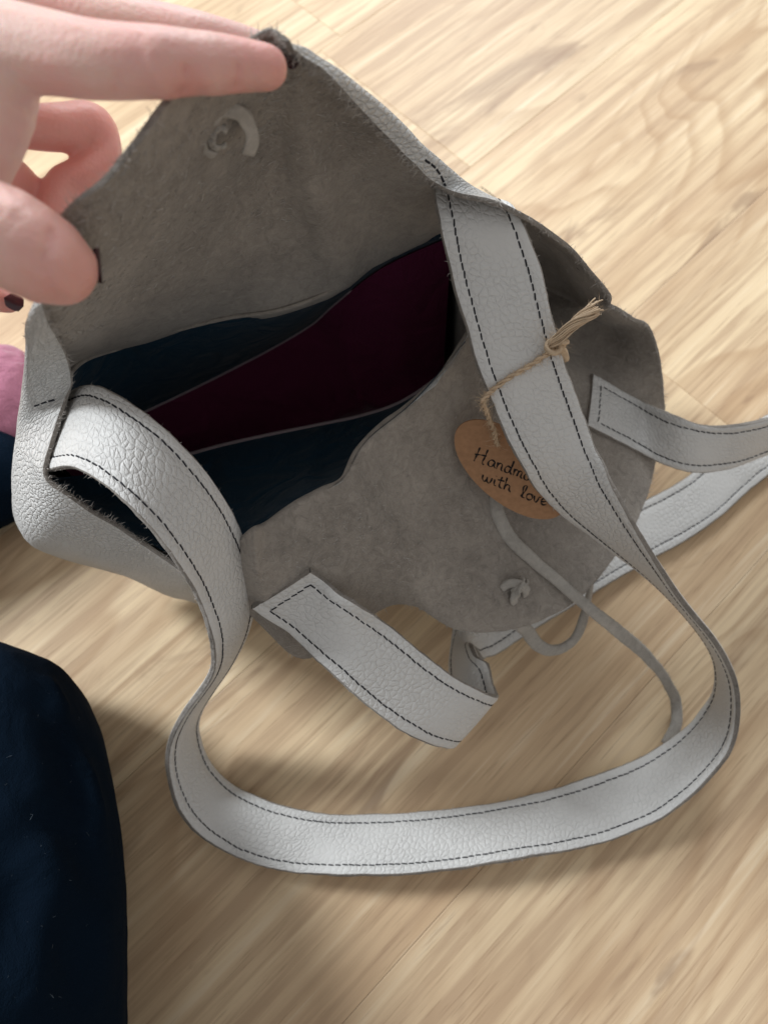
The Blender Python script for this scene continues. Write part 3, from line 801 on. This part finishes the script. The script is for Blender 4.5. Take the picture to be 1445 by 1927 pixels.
for q in range(46):
    a0 = random.uniform(0, 6.3); rr = math.sqrt(random.random()); tw_ = random.uniform(2.0, 4.0)
    prof = np.interp(np.linspace(0, 1, nt2), [0, .15, .5, .85, 1], [.0016, .0026, .0026, .0036, .0042])
    aa = a0 + np.linspace(0, tw_, nt2)
    pth = tail + (prof * rr)[:, None] * (np.cos(aa)[:, None] * tn2 + np.sin(aa)[:, None] * tb2) + np.cumsum(rng.normal(size=(nt2, 3)), 0) * .00006
    cut = nt2 - random.randint(0, 6)
    tube(m2, pth[:cut], .00042, 4)
ri = rng.integers(0, nt2, 260); ru = nrm(rng.normal(size=(260, 3)))
fibres(f2, tail[ri] + ru * .002, ru + tt_[ri] * rng.uniform(-1, 2, (260, 1)), .005, .0001, 1.2)
t2 = m2.build('twine', M_jute, tag); f2.build('fibre', M_jute, t2, smooth=False, kind='stuff')
m3 = MB()
for s in range(3):
    a = np.linspace(0, 2 * math.pi * 1.2, 30); tilt = s * 1.1
    pp = P(1047,648,.241) + np.stack([.0035 * np.cos(a), .0035 * np.sin(a) * math.cos(tilt), .0035 * np.sin(a) * math.sin(tilt)], 1) + (s - 1) * np.array([.0016, .0014, 0])
    tube(m3, pp, .0014, 6)
tube(m3, curve([P(1048,650,.241), P(1060,662,.232), P(1064,676,.225)], .0008), [.002] * len(curve([P(1048,650,.241), P(1060,662,.232), P(1064,676,.225)], .0008)), 6)
kn = m3.build('twine_knot', M_jute, tag)
fb = MB(); u = nrm(rng.normal(size=(160, 3))); fibres(fb, P(1050,650,.240) + u * .004 , u, .007, .00007, 1.0)
u2 = nrm(rng.normal(size=(50, 3))); fibres(fb, P(912,752,.2285) + u2 * .001, u2 + np.array([-.6, 0, 0]), .008, .00007, 1.0)
fb.build('fibre', M_jute, kn, smooth=False, kind='stuff')

# ------------------------------------------------------------------ the person: hand and trousers
person = empty('person', tuple(P(-250, 1500, 0)), 'person in navy trousers and pink sock holding the bag open with one hand', 'person')
def capsules(chains, voxel, smooth_it, disp=None):
    """continuous surface over chains of (point, radius)"""
    bm = bmesh.new()
    for ch in chains:
        pts = np.array([c[0] for c in ch]); rad = np.array([c[1] for c in ch])
        t = chord(pts); n = max(2, int(t[-1] / (rad.min() * .35)))
        q = np.linspace(0, t[-1], n); p = catmull(t, pts, q); r = pchip(t, rad, q)
        for a, b in zip(p, r):
            mtx = __import__('mathutils').Matrix.Translation(Vector(a)) @ __import__('mathutils').Matrix.Scale(float(b), 4)
            bmesh.ops.create_icosphere(bm, subdivisions=2, radius=1.0, matrix=mtx)
    me = bpy.data.meshes.new('tmp'); bm.to_mesh(me); bm.free()
    o = bpy.data.objects.new('tmp', me); col.objects.link(o)
    md = o.modifiers.new('r', 'REMESH'); md.mode = 'VOXEL'; md.voxel_size = voxel
    sm = o.modifiers.new('s', 'SMOOTH'); sm.iterations = smooth_it; sm.factor = .5
    ev = o.evaluated_get(bpy.context.evaluated_depsgraph_get()); em = ev.to_mesh()
    v = np.zeros(len(em.vertices) * 3); em.vertices.foreach_get('co', v); v = v.reshape(-1, 3)
    f = [tuple(p_.vertices) for p_ in em.polygons]
    nn = np.zeros(len(em.vertices) * 3); em.vertices.foreach_get('normal', nn)
    ev.to_mesh_clear(); bpy.data.objects.remove(o); bpy.data.meshes.remove(me)
    return v, f, nn.reshape(-1, 3)
# gathered folds radiating from the bend
def folds(v, n, c0, specs):
    out = v.copy()
    for (p0, p1, wdt, amp) in specs:
        d = p1 - p0; Ld = np.linalg.norm(d); d = d / Ld
        s = np.clip((v - p0) @ d, 0, Ld); foot = p0 + s[:, None] * d
        r = np.linalg.norm(v - foot, axis=1); env = np.sin(np.clip(s / Ld, 0, 1) * math.pi) ** .6
        out += n * (amp * env * np.exp(-(r / wdt) ** 2))[:, None]
    return out
def ch(*q): return [(PD(x, y, d), r * d / F) for x, y, d, r in q]
hand_chains = [
 ch((-700,60,.30,190),(-420,90,.27,170),(-200,130,.25,150),(-90,150,.235,120)),                                  # forearm and back of hand
 ch((-120,90,.232,105),(0,88,.224,84),(80,98,.222,76),(180,114,.221,70),(300,118,.224,64),(360,119,.229,58),(410,121,.234,54),(450,123,.238,49),(502,127,.243,42)),   # index
 ch((-100,40,.255,95),(60,22,.258,64),(180,40,.260,54),(280,56,.264,52),(360,72,.268,50),(430,88,.275,46),(490,102,.282,40)),    # middle
 ch((-140,160,.25,110),(-30,215,.268,62),(50,238,.278,42),(120,240,.284,45),(172,238,.289,44),(200,274,.291,30),(168,332,.291,40),(128,352,.290,42),(108,405,.288,40)),  # ring
 ch((-140,250,.258,95),(-40,330,.270,62),(20,340,.282,46),(50,360,.290,36)),                                      # little finger, mostly hidden
 ch((-20,130,.226,95),(-42,200,.226,104),(-62,262,.226,100),(-90,340,.222,92),(-110,420,.220,100)),                               # web and ball of the thumb
 ch((-120,420,.220,104),(-40,432,.220,100),(10,445,.221,96),(60,473,.224,92),(100,496,.228,82),(112,503,.229,73)),# thumb
 ch((-160,430,.26,90),(-90,510,.295,50),(-30,548,.305,34),(16,568,.308,23)),                                     # fingertip showing below the thumb
]
v, f, _n = capsules(hand_chains, .0012, 12)
hb = bvh(v, f)
def hh_(px, py): return hit(px, py, 0, hb)
grooves = []
for x0, y0, x1, y1, w_, a_ in ((338,182,350,120,.0013,-.0022),(352,178,362,135,.0009,-.0007),(440,170,448,115,.0013,-.0020),(450,168,457,128,.0009,-.0006),(214,184,226,130,.0013,-.0010),
                         (96,424,84,490,.0014,-.0016),(106,432,97,482,.0010,-.0006),(20,350,30,420,.0014,-.0009),(-2,352,6,410,.0012,-.0007),
                         (92,296,176,268,.0024,-.0042),(110,300,150,288,.0020,-.0020),(20,180,60,215,.002,-.0012),(60,170,90,205,.0016,-.0009)):
    grooves.append((hh_(x0, y0), hh_(x1, y1), w_, a_))
for x0, y0, w_, a_ in ((300,150,.010,.0008),(395,150,.009,.0007),(120,520,.010,.0008),(500,140,.007,.0006)):
    p_ = hh_(x0, y0); grooves.append((p_ - np.array([.003, 0, 0]), p_ + np.array([.003, 0, 0]), w_, a_))
v = folds(v, _n, None, grooves)
hand = mk('hand', v, f, M_skin, person)
fl_ = np.zeros(len(v))
for px_, py_, d_, rad_ in ((515,128,.243,.016),(120,510,.229,.020),(345,150,.226,.008),(445,150,.238,.008),(150,300,.290,.030),(40,330,.275,.030),(20,568,.305,.016),(200,240,.289,.016)):
    fl_ = np.maximum(fl_, np.exp(-(np.linalg.norm(v - PD(px_, py_, d_), axis=1) / rad_) ** 2))
at_ = hand.data.attributes.new('flush', 'FLOAT', 'POINT'); at_.data.foreach_set('value', fl_.astype('f'))
hand['label'] = 'left hand gripping the raised back panel between thumb and fingers'
def nail(c, ax, side, ln, wd, m=M_nail, face=None):
    ax = nrm(ax); side = nrm(side - (side @ ax) * ax); up = np.cross(ax, side)
    if up @ (CAM - c if face is None else face) < 0: up = -up
    g = []
    for i in range(7):
        u_ = i / 6 * 2 - 1
        for j in range(7):
            w_ = j / 6 * 2 - 1; e = math.sqrt(max(0, 1 - (abs(u_) ** 3.2))) 
            g.append(c + ax * u_ * ln / 2 + side * w_ * e * wd / 2 + up * (-.16 * wd * (w_ * e) ** 2))
    g = np.array(g); mb = MB(); mb.add(g, grid_faces(7, 7)); mb.add(g - up * .0006, grid_faces(7, 7, flip=True))
    o = mb.build('fingernail', m, hand); return o
def img_dir(px, py, dx, dy, d): return nrm(PD(px + dx, py + dy, d) - PD(px, py, d))
view = nrm(PD(180, 500, 1) - CAM)
nail(PD(191, 500, .238), img_dir(191, 500, .08, 1, .238), view, .0115, .012, face=img_dir(191, 500, 1, 0, .238))
nail(PD(540, 98, .250), img_dir(540, 98, .8, .6, .250), view, .011, .010, face=img_dir(540, 98, .6, -.8, .250))
nail(PD(26, 568, .3025), img_dir(26, 568, .9, .40, .304), img_dir(26, 568, -.4, .9, .304), .0085, .0062)

# trousers: bent knee beside the bag
def W3(x, y, z, r): return (np.array([x, y, z]), r)
knee = P(-45, 1480, .10)
tv_, tf_, tn_ = capsules([[W3(-.16, -.60, .13, .115), W3(-.205, -.35, .12, .105), W3(-.225, -.14, .105, .094), W3(-.235, -.03, .088, .080), W3(-.25, .015, .078, .072), W3(-.34, .005, .07, .068), W3(-.52, -.12, .07, .066), W3(-.7, -.22, .07, .06)]], .005, 14)
kb = bvh(tv_, tf_)
def kh(px, py): return hit(px, py, 0, kb)
specs = [(kh(85,1270), kh(180,1560), .006, .008), (kh(60,1290), kh(150,1560), .010, -.005), (kh(60,1500), kh(200,1700), .012, -.006), (kh(150,1420), kh(190,1900), .013, .006), (kh(40,1640), kh(170,1900), .014, -.007),
         (kh(110,1560), kh(60,1900), .014, .008), (kh(10,1560), kh(20,1900), .016, -.006), (kh(120,1330), kh(165,1600), .006, -.006)]
tv_ = folds(tv_, tn_, None, specs)
leg = mk('trouser_leg', tv_, tf_, M_trouser, person)
leg['label'] = 'navy trouser leg over a bent knee beside the strap loop'
lt = MB(); lr, ld = [], []
kb2 = bvh(tv_, tf_)
for _ in range(45):
    p = hit(random.uniform(5, 220), random.uniform(1260, 1900), .0006, kb2)
    lr.append(p); t = rng.normal(size=3); ld.append(t)
fibres(lt, lr, ld, .0045, .00008, 1.2); lt.build('lint', M_lint, leg, smooth=False, kind='stuff')
v2_, f2_, n2_ = capsules([[W3(-.80, .02, .07, .070), W3(-.55, .13, .06, .060), W3(-.38, .185, .050, .050), W3(-.32, .208, .044, .044), W3(-.30, .215, .042, .040)]], .004, 8)
leg2 = mk('trouser_leg', v2_, f2_, M_trouser, person); leg2['label'] = 'navy trouser cuff of the leg stretched out behind the bag'
v3_, f3_, n3_ = capsules([[W3(-.32, .245, .038, .034), W3(-.306, .27, .038, .035), W3(-.304, .295, .034, .031), W3(-.308, .31, .03, .027)]], .003, 6)
sock = mk('sock', v3_, f3_, M_sock, person); sock['label'] = 'pink sock on the foot behind the bag'
